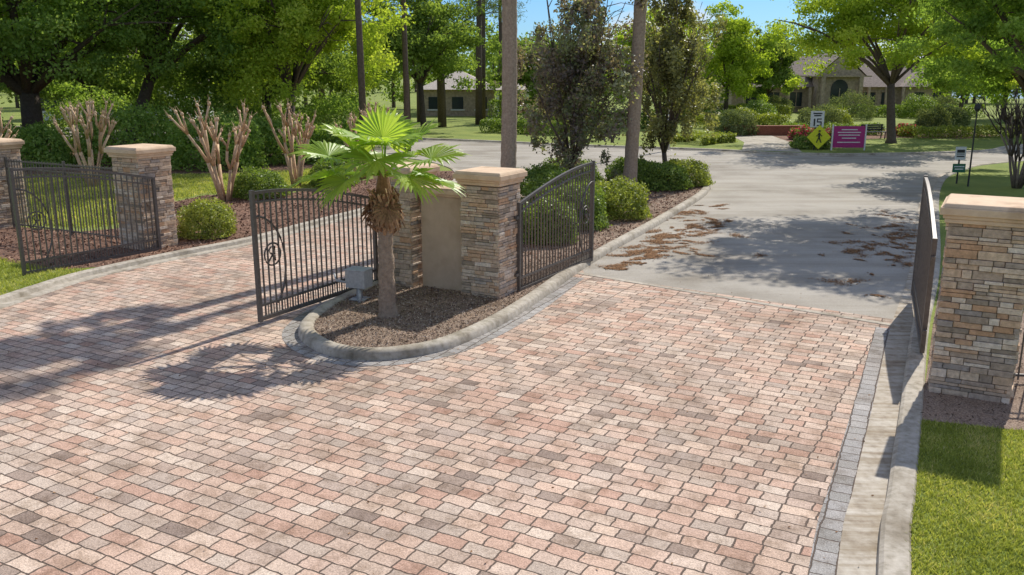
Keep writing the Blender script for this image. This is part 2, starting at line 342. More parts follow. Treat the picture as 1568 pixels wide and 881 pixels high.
sheet('mulch_bed',[(p.x,p.y) for p in inn],.115,M_GREYM)
idx=[i for i,p in enumerate(ip) if p.y<19.2]
run=[]
st=[i for i in idx if (i-1)%len(ip) not in idx][0]
i=st
while i%len(ip) in idx: run.append(ip[i%len(ip)]); i+=1
sweep('paver_border',run,[(-.27,.012),(0,.012)],M_GPAVER)
def in_poly(x,y,poly):
    c=False;j=len(poly)-1
    for i in range(len(poly)):
        if (poly[i][1]>y)!=(poly[j][1]>y) and x<(poly[j][0]-poly[i][0])*(y-poly[i][1])/(poly[j][1]-poly[i][1])+poly[i][0]: c=not c
        j=i
    return c
def scatter(poly,n,z,box):
    out=[]
    while len(out)<n:
        x=random.uniform(box[0],box[1]); y=random.uniform(box[2],box[3])
        if in_poly(x,y,poly): out.append((x,y,z+random.uniform(0,.025)))
    return np.array(out)
UP=np.array([[0,0,1.]])
innp=[(p.x,p.y) for p in inn]
P=scatter(innp,16000,.118,(-4,1.5,13,20)); quads('mulch_chips',leaf_quads(P,.05,.35,UP,.5),RNG.uniform(0,1,len(P)),M_CHIP)
P=scatter(innp,12000,.118,(-1,8,20,37)); quads('mulch_chips',leaf_quads(P,.09,.35,UP,.5),RNG.uniform(0,1,len(P)),M_CHIPR)
P=scatter(mb+mtail,14000,.11,(-17,-2,19,39)); quads('mulch_chips',leaf_quads(P,.09,.4,UP,.5),RNG.uniform(0,1,len(P)),M_CHIPR)
rm=[(5.15,10.5),(6.2,10.15),(7.6,10.1),(9.5,11.3),(12,16),(12,20),(9.3,18.6),(7.4,14.9),(6.0,12.1)]
sheet('mulch_bed',rm,.108,M_GREYM)
P=scatter(rm,6000,.112,(5,12,10,20)); quads('mulch_chips',leaf_quads(P,.05,.35,UP,.5),RNG.uniform(0,.8,len(P)),M_CHIP)
def blades(name,poly,n,box,h,z=.10,w=.007):
    P=scatter(poly,n,z,box); P[:,2]=z
    a=RNG.uniform(0,2*math.pi,n); hh=h*RNG.uniform(.5,1.3,n)
    s=np.stack([np.cos(a),np.sin(a),np.zeros(n)],1)*w
    ln=np.stack([RNG.normal(size=n)*.6,RNG.normal(size=n)*.6,np.ones(n)],1)*hh[:,None]
    patch=.2*np.sin(P[:,0]*3+np.sin(P[:,1]*2))*np.cos(P[:,1]*2.3+np.sin(P[:,0]*4))+.1*np.sin(P[:,0]*11+P[:,1]*4)*np.sin(P[:,1]*9)
    quads(name,np.stack([P-s,P+s,P+ln],1),RNG.normal(.52,.24,n)+patch,M_BLADE,None,3)
gr=[(p.x,p.y) for p in rl if -1<p.y<10.6]+[(6.2,10.15),(7.6,10.05),(9.6,11.2),(12,15),(14,15),(14,3),(1,3)]
blades('grass_blades',gr,120000,(1,10,5.5,15),.045)
gl=[(p.x,p.y) for p in ll if 14<p.y<19.3]+[(-10.4,19.4),(-12.6,20.8),(-17,23.4),(-17,15)]
blades('grass_blades',gl,40000,(-17,-9,14,23.5),.06,w=.01)
gm=[(-17,26.5),(-12.2,24.6),(-10.9,25.3),(-12.2,28),(-11.2,31.7),(-8.2,32.6),(-6.8,35.5),(-5,39),(-8,41),(-12,38.3),(-20,37.8),(-28,36),(-28,28)]
blades('grass_blades',gm,60000,(-28,-5,24,41),.09,w=.018)

# ---------------------------------------------------------------- leaf litter on road
def litter(name,areas,per,size):
    P=[]
    for (x,y,rx,ry,k,a) in areas:
        ca,sa=math.cos(a),math.sin(a)
        for _ in range(k):
            u=RNG.normal(size=2)*.5; cx=x+u[0]*rx*ca-u[1]*ry*sa; cy=y+u[0]*rx*sa+u[1]*ry*ca
            aa=a+RNG.normal()*.9; l=RNG.uniform(.10,.42); w=l*RNG.uniform(.25,.6); n=int(per*RNG.uniform(.4,1.4)*l/.25)
            q=RNG.normal(size=(n,2))*.5; q[:,1]+=.6*q[:,0]**2*RNG.choice([-1,1])
            X=cx+q[:,0]*l*math.cos(aa)-q[:,1]*w*math.sin(aa); Y=cy+q[:,0]*l*math.sin(aa)+q[:,1]*w*math.cos(aa)
            P.append(np.stack([X,Y,np.full(n,.012)+RNG.uniform(0,.012,n)],1))
    P=np.concatenate(P); quads(name,leaf_quads(P,size,.6,UP,.12),RNG.uniform(0,1,len(P)),M_LITTER)
LA=math.atan2(.9,.44)
litter('leaf_litter',[(2.6,20.4,.8,.35,9,LA),(3.3,21.6,1.0,.5,12,LA),(4.0,23.0,1.2,.8,22,LA),(4.9,24.4,1.2,.8,20,LA),(5.9,26.4,1.2,.7,10,LA),(4.7,22.0,.8,.5,5,LA),(6.7,29.0,1.0,.4,6,LA),(5.5,28,2,.2,8,LA)],200,.05)
litter('leaf_litter',[(9.2,21,2.6,1.0,26,LA),(10.3,23.5,2.6,1.2,32,LA),(11.6,26,2.6,1.2,24,LA),(6.5,19,2.5,2,6,LA)],110,.05)
n=700; P=np.stack([RNG.uniform(-9,6,n),RNG.uniform(6,20,n),np.full(n,.02)],1); quads('fallen_leaves',leaf_quads(P,.035,.5,UP,.3),RNG.uniform(0,1,n),M_LITTER)

# ---------------------------------------------------------------- pillars
def pillar(name,x,y,w,h,rz,z0=.1,cap_w=.16):
    g=group(name,(x,y,z0),rz); b=B()
    b.box((0,0,h/2),(w-.06,w-.06,h),0,.0)
    for face in range(4):
        a=face*math.pi/2; z=0
        rs=random.Random(face*17+int(x*10))
        while z<h-.03:
            rh=rs.choice([.05,.06,.075,.085,.1,.12]); rh=min(rh,h-z)
            u=-w/2
            while u<w/2-.02:
                l=rs.uniform(.12,.42); l=min(l,w/2-u)
                if w/2-(u+l)<.07: l=w/2-u
                d=rs.uniform(.045,.085)
                hs=[rh]
                if rh>.095 and rs.random()<.5: hs=[rh*.5,rh*.5]
                zz=z
                for q in hs:
                    t=rs.random()
                    cx=u+l/2; cy=-(w/2-.03)-d/2+.02
                    b.box((cx*math.cos(a)-cy*math.sin(a),cx*math.sin(a)+cy*math.cos(a),zz+q/2),(l-.007,d,q-.007),a,t)
                    zz+=q
                u+=l
            z+=rh
    b.obj('stone_veneer',M_STONE,g,bevel=.006)
    c=B(); W0=w+.10
    c.box((0,0,h+.03),(W0,W0,.06)); c.box((0,0,h+.085),(W0+.05,W0+.05,.048)); 
    c.box((0,0,h+.16),(W0+.13,W0+.13,.10)); c.box((0,0,h+.235),(W0+.10,W0+.10,.05),taper=.93)
    c.obj('cap',M_CAP,g,bevel=.012)
    return g
pillar('stone_gate_pillar',-9.2,22.0,.95,2.27,DANG)
pillar('stone_gate_pillar',-14.6,25.0,.95,2.2,DANG)
pillar('stone_gate_pillar',-2.2,18.1,.82,2.2,DANG)
pillar('stone_gate_pillar',-.42,17.15,.84,2.2,DANG)
pillar('stone_gate_pillar',6.43,11.70,.98,2.37,DANG)
g=group('stucco_wall',(-1.33,17.5,.1),DANG)
b=B(); b.box((0,0,.95),(1.02,.26,1.9)); b.obj('panel',M_STUCCO,g,bevel=.01)
b=B(); b.box((0,0,1.93),(1.04,.34,.05)); b.box((0,0,2.0),(1.06,.42,.09)); b.box((0,0,2.06),(1.06,.38,.03)); b.obj('coping',M_CAP,g,bevel=.01)

# ---------------------------------------------------------------- gates
def gate(name,hx,hy,fx,fy,z0=.02):
    Lg=math.hypot(fx-hx,fy-hy); g=group(name,(hx,hy,z0),math.atan2(fy-hy,fx-hx))
    top=lambda x:1.86+.50*math.sin(math.pi/2*min(1,max(0,x/Lg)))
    f=B(); z1=.12
    f.box((0,0,(top(0)+z1)/2),(.07,.07,top(0)-z1+.06)); f.box((Lg,0,(top(Lg)+z1)/2),(.07,.07,top(Lg)-z1+.1))
    f.box((Lg/2,0,z1),(Lg,.055,.07)); f.box((Lg/2,0,z1+.24),(Lg-.06,.035,.04))
    pts=[(Lg*i/20,0,top(Lg*i/20)) for i in range(21)]
    f.tube(pts,.038,4); f.tube([(p[0],0,p[2]-.17) for p in pts],.024,4)
    f.obj('frame',M_IRON,g)
    p=B(); n=int(Lg/.135)
    for i in range(1,n):
        x=Lg*i/n; p.box((x,0,(z1+top(x))/2),(.024,.024,top(x)-z1))
        p.box((x-Lg/n/2,0,z1+.12),(.014,.014,.24))
    p.obj('pickets',M_IRON,g)
    s=B()
    A=[(Lg-.02-1.15*math.sin(t)*.62,-.02,1.95-1.5*(1-math.cos(t))*.62) for t in [math.pi*i/18 for i in range(15)]]
    s.tube(A,.020,6)
    cx,cz,r=Lg-.42,1.22,.2
    s.tube([(cx+r*math.cos(t),-.02,cz+r*math.sin(t)) for t in [2*math.pi*i/20 for i in range(21)]],.016,6)
    s.tube([(cx-.07,-.03,cz-.13),(cx-.07,-.03,cz+.13),(cx+.03,-.03,cz+.13),(cx+.08,-.03,cz+.07),(cx+.03,-.03,cz+.01),(cx-.07,-.03,cz)],.016,6)
    s.tube([(cx-.02,-.03,cz),(cx+.1,-.03,cz-.13)],.016,6)
    s.obj('scrollwork',M_IRON,g,True)
    h=B()
    for z in (.45,1.6): h.box((-.08,0,z),(.12,.05,.06))
    h.obj('hinges',M_IRON,g)
    return g
gate('driveway_gate',-8.75,21.5,-10.6,18.7)
gate('driveway_gate',-2.84,18.0,-4.46,15.06)
gate('driveway_gate',.14,17.2,1.86,20.26)
gate('driveway_gate',6.36,13.05,7.85,16.75,.08)
def fence(name,x0,y0,x1,y1,h=1.5,z0=.1):
    Lf=math.hypot(x1-x0,y1-y0); g=group(name,(x0,y0,z0),math.atan2(y1-y0,x1-x0)); b=B()
    for z in (.12,h-.2,h): b.box((Lf/2,0,z),(Lf,.035,.035))
    n=int(Lf/.12)
    for i in range(n+1): b.box((Lf*i/n,.0,h/2+.05),(.018,.018,h))
    m=max(1,int(Lf/2))
    for i in range(m+1): b.box((Lf*i/m,0,h/2+.05),(.06,.06,h+.1))
    b.obj('pickets_and_rails',M_IRON,g)
fence('metal_fence',-14.1,24.7,-9.7,22.3,1.9)
fence('metal_fence',-15.1,25.3,-24,30,1.9)
fence('metal_fence',6.95,11.9,12,11.2,1.5)

g=group('gate_operator',(-2.95,16.55,.12),math.radians(-20))
b=B(); b.box((0,0,.42),(.42,.34,.34)); b.box((0,0,.60),(.45,.37,.03)); b.obj('housing',M_BOX,g,bevel=.03)
b=B(); b.box((0,0,.12),(.09,.09,.25)); b.box((0,0,.01),(.3,.3,.03)); b.tube([(.05,-.1,.3),(.12,-.2,.1),(.12,-.22,-.02)],.03,8); b.obj('post',M_BOX,g,True)
b=B(); b.tube([(-.05,0,.3),(-.55,.1,.3),(-.85,.5,.32)],.022,6); b.obj('arm',M_BOX,g)

# ---------------------------------------------------------------- palms
def frond(bq,bp,bdead,base,az,el,lp,lf,droop,nleaf=26,tone=.5,dead=False,roll=None,tilt=0):
    base=Vector(base); D=Vector((math.cos(az)*math.cos(el),math.sin(az)*math.cos(el),math.sin(el)))
    pts=[base]; d=D.copy()
    for i in range(6):
        d=(d+Vector((0,0,-droop*.12))).normalized(); pts.append(pts[-1]+d*lp/6)
    (bdead if dead else bp).tube(pts,[.020-.0018*i for i in range(7)],5,tone)
    h=pts[-1]; S=d.cross(Vector((0,0,1)))
    S=S.normalized() if S.length>.05 else Vector((1,0,0))
    if roll is None: roll=random.uniform(-.45,.45)
    Nn=S.cross(d).normalized()
    S=(S*math.cos(roll)+Nn*math.sin(roll)); Nn=S.cross(d).normalized()
    if tilt: d=(d*math.cos(tilt)-Nn*math.sin(tilt)).normalized(); Nn=S.cross(d).normalized()
    tgt=bdead if dead else bq
    for i in range(nleaf):
        th=math.radians(-128+256*i/(nleaf-1))
        ll=lf*(.72+.28*math.cos(th*.6))*random.uniform(.90,1.06)
        rd=(d*math.cos(th)+S*math.sin(th)+Nn*abs(math.sin(th))*.25).normalized()
        sd=(S*math.cos(th)-d*math.sin(th)).normalized()
        w=ll*math.radians(256/(nleaf-1))*.5*1.05
        tt=min(1,max(0,tone+random.uniform(-.2,.2)))
        vs=[]
        tipdroop=random.uniform(.06,.30)*lf*(.5+droop)
        for r,ww in ((.02,.05),(.35,.37),(.66,.68),(.84,.36),(1.0,.02)):
            dr=max(0,r-.55)**1.6*2.6*tipdroop
            c=h+rd*ll*r+Vector((0,0,-dr)); fold=Nn*w*ww*.5
            vs+= [c-sd*w*ww,c+fold,c+sd*w*ww]
        fs=[]
        for k in range(4):
            a=k*3; fs+= [(a,a+1,a+4,a+3),(a+1,a+2,a+5,a+4)]
        tgt.add(vs,fs,tt)
def palm_small():
    g=group('fan_palm',(0,0,0)); x,y=-2.24,15.35
    t=B(); pts=[];rs=[]
    for i in range(29):
        z=.05+i*.075; pts.append((x+.012*math.sin(i),y,z)); rs.append((.165-.0018*i if i>2 else .205-.015*i)*(1.04 if i%2 else .97))
    t.tube(pts,rs,14,.6); t.obj('trunk',M_PALMBARK,g,True)
    d=B()
    d.tube([(x,y,1.72),(x,y,1.85),(x,y,2.1),(x,y,2.5),(x,y,2.85)],[.14,.20,.18,.12,.05],12,.3)
    for i in range(60):
        a=i*2.4; z=1.66+.66*i/60; r=.15
        p=Vector((x+r*math.cos(a),y+r*math.sin(a),z)); o=Vector((math.cos(a),math.sin(a),random.uniform(.5,1.6))).normalized()
        q=p+o*random.uniform(.12,.2); d.tube([p-o*.08,p,q],[.04,.035,.02],5,random.random())
    for i in range(90):
        a=random.uniform(0,6.28); z=random.uniform(1.85,2.45); r=.18
        p=Vector((x+r*math.cos(a),y+r*math.sin(a),z)); l=random.uniform(.12,.36)
        q=p+Vector((math.cos(a)*.08,math.sin(a)*.08,-l*.5)); e=q+Vector((random.uniform(-.04,.04),random.uniform(-.04,.04),-l*.5))
        d.tube([p,q,e],[.016,.013,.004],4,random.random())
    q=B();pp=B()
    FR=[(180,30,.95,.72,.45,.2,0),(200,12,.9,.70,.5,-.2,0),(158,10,.95,.66,.5,.1,0),(215,50,.75,.66,.4,.3,0),(0,30,.85,.72,.5,-.2,0),(-20,10,.85,.68,.6,.2,0),(20,52,.75,.66,.4,0,0),
        (-95,45,.5,.80,.4,.1,.8),(-70,66,.6,.78,.3,-.2,.9),(-115,66,.65,.76,.3,.2,.8),(90,60,.75,.70,.4,0,0),(60,30,.9,.70,.6,.2,0),(120,30,.9,.70,.6,-.2,0),(95,85,.62,.64,.2,0,0),(-45,18,.7,.64,.7,0,.3),(225,14,.75,.64,.7,0,.3)]
    for i,(az,el,lp,lf,dr,ro,ti) in enumerate(FR):
        a=math.radians(az); frond(q,pp,d,(x+.04*math.cos(a),y+.04*math.sin(a),2.66),a,math.radians(el),lp,lf,dr,26,random.uniform(.3,.8),False,ro,ti)
    for i in range(3):
        az=i*2.1+.9; frond(q,pp,d,(x,y,2.3),az,-.35,.3,.34,1.6,14,.3,True)
    d.obj('leaf_boots',M_DEAD,g); q.obj('fronds',M_PALM,g); pp.obj('petioles',M_PALM,g,True)
palm_small()
def palm_tall(x,y,h,r0,r1,lean=(0,0)):
    g=group('sabal_palm',(0,0,0)); t=B(); pts=[];rs=[]
    m=60
    for i in range(m+1):
        k=i/m; pts.append((x+lean[0]*k+.05*math.sin(k*5),y+lean[1]*k,.05+h*k)); rs.append((r0*(1-k)+r1*k)*(1.04 if i%2 else .97)*(1.35-.35*min(1,k*20)))
    t.tube(pts,rs,12,.75); t.obj('trunk',M_PALMBARK,g,True)
    q=B();pp=B();d=B(); top=pts[-1]
    for i in range(15):
        az=i*2.399;k=i/15
        frond(q,pp,d,(top[0],top[1],top[2]),az,math.radians(75-95*k),.9,.75,.4+.8*k,16,.4)
    q.obj('fronds',M_PALM,g); pp.obj('petioles',M_PALM,g,True)
palm_tall(-.15,25.6,12.2,.24,.19,(.1,0))
palm_tall(4.16,31.3,20.5,.24,.17,(.45,0))

# ---------------------------------------------------------------- crape myrtles
def crape(x,y,h,spread,stems=5,mat=M_CRAPE,name='crape_myrtle_tree',twig=False,z0=.1):
    g=group(name,(0,0,0)); b=B()
    def grow(p,d,l,r,lev):
        q=p+d*l*.5+Vector((random.uniform(-.07,.07),random.uniform(-.07,.07),0)); e=p+d*l
        b.tube([p,q,e],[r,r*.94,r*.88],7,random.random())
        if lev==0:
            if not twig:
                b.tube([e-d*.03,e+d*.03,e+d*.09],[r*.95,r*1.55,r*.9],7,.9)
                for _ in range(3):
                    dd=(d+Vector((random.uniform(-.7,.7),random.uniform(-.7,.7),.2))).normalized(); b.tube([e,e+dd*random.uniform(.12,.35)],[.011,.004],4,.5)
            else:
                for _ in range(6):
                    dd=(d+Vector((random.uniform(-.5,.5),random.uniform(-.5,.5),random.uniform(-.1,.5)))).normalized(); b.tube([e,e+dd*random.uniform(.3,.6)],[.012,.003],4,.3)
            return
        kk=2 if lev==2 else random.choice([2,3])
        a0=random.uniform(0,6.28)
        for i in range(kk):
            aa=a0+2*math.pi*i/kk; s=random.uniform(.22,.42)
            dd=(d+Vector((math.cos(aa)*s,math.sin(aa)*s,random.uniform(.0,.3)))).normalized()
            grow(e-d*.01,dd,l*random.uniform(.55,.85),r*.74,lev-1)
    for i in range(stems):
        a=2*math.pi*i/stems+random.uniform(-.3,.3); s=spread/h*random.uniform(.45,.9)
        d=Vector((math.cos(a)*s,math.sin(a)*s,1)).normalized()
        grow(Vector((x+math.cos(a)*.12,y+math.sin(a)*.12,z0)),d,h*random.uniform(.38,.48),.05 if twig else .07,3 if twig else 2)
    b.obj('branches',mat,g,True)
crape(-9.8,30,2.9,1.4,7)
crape(-8.3,33.9,3.0,1.1,6)
crape(-16.2,34,3.0,1.2,6)
crape(-18.8,31.5,2.8,1.2,5)
crape(-6.2,36.5,2.9,1.0,4)
crape(19.2,33.5,2.6,1.2,8,M_BARK,'bare_shrub',True)

# ---------------------------------------------------------------- shrubs
def shrub(name,x,y,rx,ry,h,n,leaf,mat,nc=60,z0=.1,cr=.30,fl=0):
    g=group(name,(0,0,0)); 
    d=unit(RNG.normal(size=(n,3))); d[:,2]=np.abs(d[:,2])*1.0
    rad=RNG.uniform(.72,1.0,(n,1)); 
    ph=RNG.uniform(0,6.28,6)
    lump=1+.08*np.sin(d[:,0]*6+ph[0])*np.sin(d[:,1]*6+ph[1])+.07*np.sin(d[:,2]*9+ph[2]+d[:,0]*5)+np.abs(RNG.normal(size=n))*.05
    sq=np.max(np.abs(d),axis=1)**-.35
    P=d*rad*lump[:,None]*sq[:,None]*np.array([rx,ry,h*.88])+np.array([x,y,z0+.06])
    t=.45+.16*np.sin(d[:,0]*9+ph[3])*np.sin(d[:,1]*9+d[:,2]*7+ph[4])+RNG.normal(size=n)*.2
    quads('foliage',leaf_quads(P,leaf,.6,d,.9),t,mat,g)
    if fl:
        k=RNG.integers(0,n,fl); quads('flowers',leaf_quads(np.array([x,y,z0])+(P[k]-np.array([x,y,z0]))*1.05,leaf*1.1,.9,d[k],.6),RNG.uniform(0,1,fl),M_FLOWER,g)
    b=B()
    for i in range(8):
        a=i*.8; b.tube([(x,y,z0-.05),(x+rx*.3*math.cos(a),y+ry*.3*math.sin(a),z0+h*.35),(x+rx*.6*math.cos(a),y+ry*.6*math.sin(a),z0+h*.7)],[.03,.02,.006],5,.3)
    b.obj('stems',M_BARK,g)
shrub('round_shrub',-8.15,23.3,.72,.7,1.0,9000,.06,M_SHRUBY)
shrub('round_shrub',-8.9,31,.95,.9,1.05,8000,.08,M_SHRUB)
shrub('round_shrub',-7.0,34.5,.9,.9,1.0,6000,.09,M_SHRUB)
for (x,y,rx,ry,h,m) in [(1.7,24.9,1.0,.95,1.25,M_SHRUB),(3.1,26.6,1.05,1.0,1.2,M_SHRUBY),(1.6,27.4,1.2,1.1,1.35,M_SHRUB),(.9,22.7,.8,.8,1.1,M_SHRUB),(5.6,33.3,1.1,1.0,1.05,M_SHRUB),(6.7,34.4,1.0,1.0,1.05,M_SHRUBY),(4.7,34.6,1.0,.9,1.1,M_SHRUB),(.9,30.5,1.1,1.3,1.2,M_SHRUB),(2.2,34.3,1.3,.9,1.1,M_SHRUB)]:
    shrub('hedge_shrub',x,y,rx,ry,h,9000,.085,m)
for (x,y,r,h,m) in [(15.7,63,1.45,1.9,M_TOPI),(22.6,66,1.7,2.0,M_TOPI),(31.3,83,2.0,2.7,M_TOPI),(31,66,1.2,1.9,M_TOPI),(27,92,1.6,2,M_TOPI),(18.6,72,1.2,1.6,M_SHRUBY),(25.5,71,1.3,1.7,M_SHRUBY),(35,72,1.5,1.8,M_TOPI),(39,86,1.8,2.4,M_SHRUB),(43,90,1.8,2.2,M_TOPI),(22,80,1.5,2.0,M_SHRUB)]:
    shrub('clipped_shrub',x,y,r,r,h,6500,.13,m)
for (x,y,r,h) in [(20.6,57.5,.8,.8),(22.2,58.6,.7,.7),(27.2,62,.9,.8),(19,58.5,.8,.8)]:
    shrub('azalea_shrub',x,y,r,r,h,3000,.11,M_SHRUB,fl=700)
def hedge(name,x0,y0,x1,y1,w,h,n,leaf,mat,z0=.1):
    g=group(name,(0,0,0)); u=RNG.uniform(0,1,n); v=RNG.uniform(-1,1,n); s=RNG.integers(0,3,n)
    dx,dy=x1-x0,y1-y0; Lh=math.hypot(dx,dy); nx,ny=-dy/Lh,dx/Lh
    off=np.where(s==0,v,np.where(s==1,-1.,1.))*w/2; zz=np.where(s==0,h,(v*.5+.5)*h)
    wob=1+.1*np.sin(u*Lh*2.3)+.06*np.sin(u*Lh*6.1)
    P=np.stack([x0+dx*u+nx*off*wob,y0+dy*u+ny*off*wob,z0+zz*wob],1)+RNG.normal(size=(n,3))*.06
    quads('foliage',leaf_quads(P,leaf,.6,None),.45+RNG.normal(size=n)*.2,mat,g)
hedge('clipped_hedge',14,86,27,88,1.5,1.1,12000,.16,M_SHRUBY)
hedge('clipped_hedge',12,80,20,80,1.2,.8,7000,.16,M_SHRUB)
hedge('clipped_hedge',31,88,46,88,1.5,1.0,12000,.16,M_SHRUB)
hedge('low_groundcover',10.5,54.5,13.0,57,2.5,.45,8000,.12,M_SHRUBY)
hedge('low_groundcover',19.5,64,26,63,1.5,.6,8000,.13,M_SHRUB)
hedge('low_groundcover',26.5,60,38,62,1.6,.6,9000,.13,M_SHRUBY)
hedge('clipped_hedge',14.6,70,22,72,1.5,.9,9000,.14,M_SHRUBY)
hedge('clipped_hedge',3,72,12,70,1.6,1.2,9000,.16,M_SHRUB)
hedge('clipped_hedge',-2,66,5,62,1.4,.8,8000,.15,M_SHRUB)
hedge('clipped_hedge',-22,70,-9,68,2.0,1.5,9000,.18,M_SHRUB)
hedge('clipped_hedge',-2,82,8,80,1.8,1.6,9000,.18,M_SHRUB)
shrub('flowering_shrub',17.2,51.3,1.1,.7,.75,5000,.1,M_SHRUB)

# ---------------------------------------------------------------- trees
branch_tree('magnolia_tree',(2.1,32.0,.1),7.5,(2.4,32.0,4.2),(2.45,2.3,4.4),30000,240,.13,M_MAG,.09,cr=.15,shell=.1,nlimb=16,fork_h=.12,low=-.95)
branch_tree('magnolia_tree',(6.0,35.2,.1),8.0,(6.2,35.4,4.8),(1.9,1.8,4.8),25000,200,.13,M_MAG2,.11,cr=.16,shell=.1,nlimb=16,fork_h=.15,low=-.95)
branch_tree('oak_tree',(-25,47,.1),13,(-25,46,7.6),(9.5,7,5.8),95000,280,.19,M_OAK,.55,cr=.17,shell=.3,nlimb=12,tone=.3,fork_h=.25)
branch_tree('oak_tree',(-21.5,49.5,.1),13,(-16,50,9.0),(6,6,6.2),60000,200,.2,M_OAK,.35,cr=.18,shell=.3,nlimb=10,tone=.3,fork_h=.3)
branch_tree('oak_tree',(-12,48,.1),11,(-11,48,6.9),(5.2,5,5.4),65000,200,.18,M_OAKY,.25,cr=.18,shell=.3,nlimb=10,tone=.3,fork_h=.3)
branch_tree('oak_tree',(-34,42,.1),11,(-29,40,7.0),(6,6,5.0),45000,150,.19,M_OAK,.4,cr=.19,shell=.3,tone=.3)
branch_tree('oak_tree',(-15,55,.1),10,(-15,55,4.5),(7,5,4.2),36000,150,.23,M_MIXG,.3,cr=.18,shell=.3,tone=.15)
branch_tree('oak_tree',(-6.5,66,.1),10,(-7,66,6.4),(6,5,4.2),30000,140,.24,M_MIXG,.22,cr=.2,shell=.3,tone=.2,fork_h=.35)
branch_tree('oak_tree',(-27,58,.1),10,(-27,58,5),(7,5,4.8),28000,130,.26,M_MIXG,.3,cr=.19,shell=.3,tone=.15)
branch_tree('oak_tree',(23.6,55.5,.1),10,(22.6,55.5,7.7),(6.8,6,4.8),62000,220,.19,M_OAKY,.27,cr=.17,shell=.3,nlimb=12,fork_h=.36)
branch_tree('oak_tree',(36,62,.1),10,(34,62,6.4),(6.8,6,5.4),48000,180,.22,M_OAK,.3,cr=.19,shell=.3,nlimb=12,fork_h=.3)
branch_tree('oak_tree',(23,33.5,.1),14,(15.6,31.6,10.4),(5.0,5.2,2.9),56000,140,.18,M_OAK,.3,cr=.22,shell=.2,nlimb=12,fork_h=.42)
branch_tree('oak_tree',(25.5,41,.1),10,(22.5,41,7.2),(5.4,4.5,4.2),50000,170,.17,M_OAK,.3,cr=.19,shell=.3,nlimb=12,fork_h=.3)
branch_tree('elm_tree',(20.5,86,.1),9,(20.5,86,5.4),(4.8,4,5.2),28000,130,.25,M_OAKY,.22,cr=.2,shell=.3,tone=.3)
branch_tree('elm_tree',(26.0,92,.1),7,(26.0,92,4.6),(3.6,3,4.2),20000,110,.25,M_MIXG,.18,cr=.2,shell=.3,tone=.3)
branch_tree('elm_tree',(11,74,.1),8,(11.5,74,5.2),(4.4,4,4.4),26000,120,.24,M_OAKY,.22,cr=.2,shell=.3,tone=.3)
branch_tree('elm_tree',(3,80,.1),6.5,(3,80,4.0),(5.0,4,3.6),24000,120,.25,M_MIXG,.22,cr=.2,shell=.3,tone=.3)
branch_tree('elm_tree',(39,78,.1),8,(39,78,5.0),(4.2,3,4.2),20000,100,.24,M_OAKY,.2,cr=.2,shell=.3,tone=.3)
branch_tree('elm_tree',(46,84,.1),9,(46,84,5.0),(5.6,4,5.0),24000,120,.28,M_OAK,.22,cr=.2,shell=.3,tone=.3)
def pine(x,y,h,r,lo=.42):
    g=group('pine_tree',(0,0,0)); b=B(); lx=random.uniform(-.3,.3)
    b.tube([(x,y,0),(x+lx*.3,y,h*.3),(x+lx*.8,y,h*.7),(x+lx,y,h)],[r*1.2,r,r*.7,r*.2],9,.35)
    PP=[]
    for i in range(30):
        z=h*random.uniform(lo,1); a=random.uniform(0,6.28); l=random.uniform(1.2,3.8)*(1.15-z/h*.6)
        s=Vector((x+lx*z/h,y,z)); e=s+Vector((math.cos(a)*l,math.sin(a)*l,random.uniform(-.2,.9)))
        b.tube([s,s.lerp(e,.5)+Vector((0,0,.15)),e],[.06,.035,.01],5,.3)
        for k in range(3):
            c=s.lerp(e,.5+.25*k); m=80; PP.append(np.array(c)+RNG.normal(size=(m,3))*np.array([.38,.38,.25]))
    b.obj('trunk_and_limbs',M_BARK,g,True); P=np.concatenate(PP)
    quads('needles',leaf_quads(P,.3,.16),RNG.uniform(0,1,len(P)),M_PINE,g)
for x,y,h,r,lo in [(-7.2,43.5,19,.16,.6),(-5.9,50.5,20,.15,.6),(-8.4,72,22,.24,.42),(-8.1,79,22,.24,.42),(-5.6,72,20,.30,.42),(-2.8,75,21,.24,.42),(-2.7,84,22,.2,.42),(-16,76,22,.25,.42),(-20,80,21,.25,.42),(-1.0,90,20,.2,.42)]: pine(x,y,h,r,lo)
def mass(name,trees,per,leaf,mat):
    g=group(name,(0,0,0)); P=[];T=[];Nn=[];b=B()
    for (x,y,r,h) in trees:
        p,t,n=crown_points((x,y,h*.53),(r,r*.9,h*.5),per,30,.34,.4,-1); t+=random.uniform(-.15,.2)
        P.append(p);T.append(t);Nn.append(n); b.tube([(x,y,0),(x,y,h*.6)],[.25,.12],6,.2)
    quads('foliage',leaf_quads(np.concatenate(P),leaf,.65,np.concatenate(Nn)),np.concatenate(T),mat,g); b.obj('trunks',M_BARK,g)
R=random
T1=[(-66+i*4.2+R.uniform(-1.5,1.5),106+R.uniform(-6,10),R.uniform(3.6,5.2),R.uniform(9,13)) for i in range(17)]
mass('distant_trees',T1,2200,.42,M_MIXG)
T2=[(-2+i*3.6+R.uniform(-1.5,1.5),124+R.uniform(-8,16),R.uniform(3.4,5.4),R.uniform(6.5,10)) for i in range(25)]
mass('distant_trees',T2,1700,.5,M_MIXG)
T3=[(-56+i*4.6+R.uniform(-2,2),62+R.uniform(0,10),R.uniform(3.5,5),R.uniform(8,12)) for i in range(9)]
mass('distant_trees',T3,5000,.30,M_MIXG)
T5=[(48+i*5+R.uniform(-2,2),72+R.uniform(0,12),R.uniform(3.5,5),R.uniform(7,10)) for i in range(5)]
mass('distant_trees',T5,3500,.32,M_MIXG)
T4=[(-130+i*12+R.uniform(-3,3),185+R.uniform(-10,14),R.uniform(8,11),R.uniform(9,13)) for i in range(23)]
mass('distant_trees',T4,700,1.1,M_MIXG)
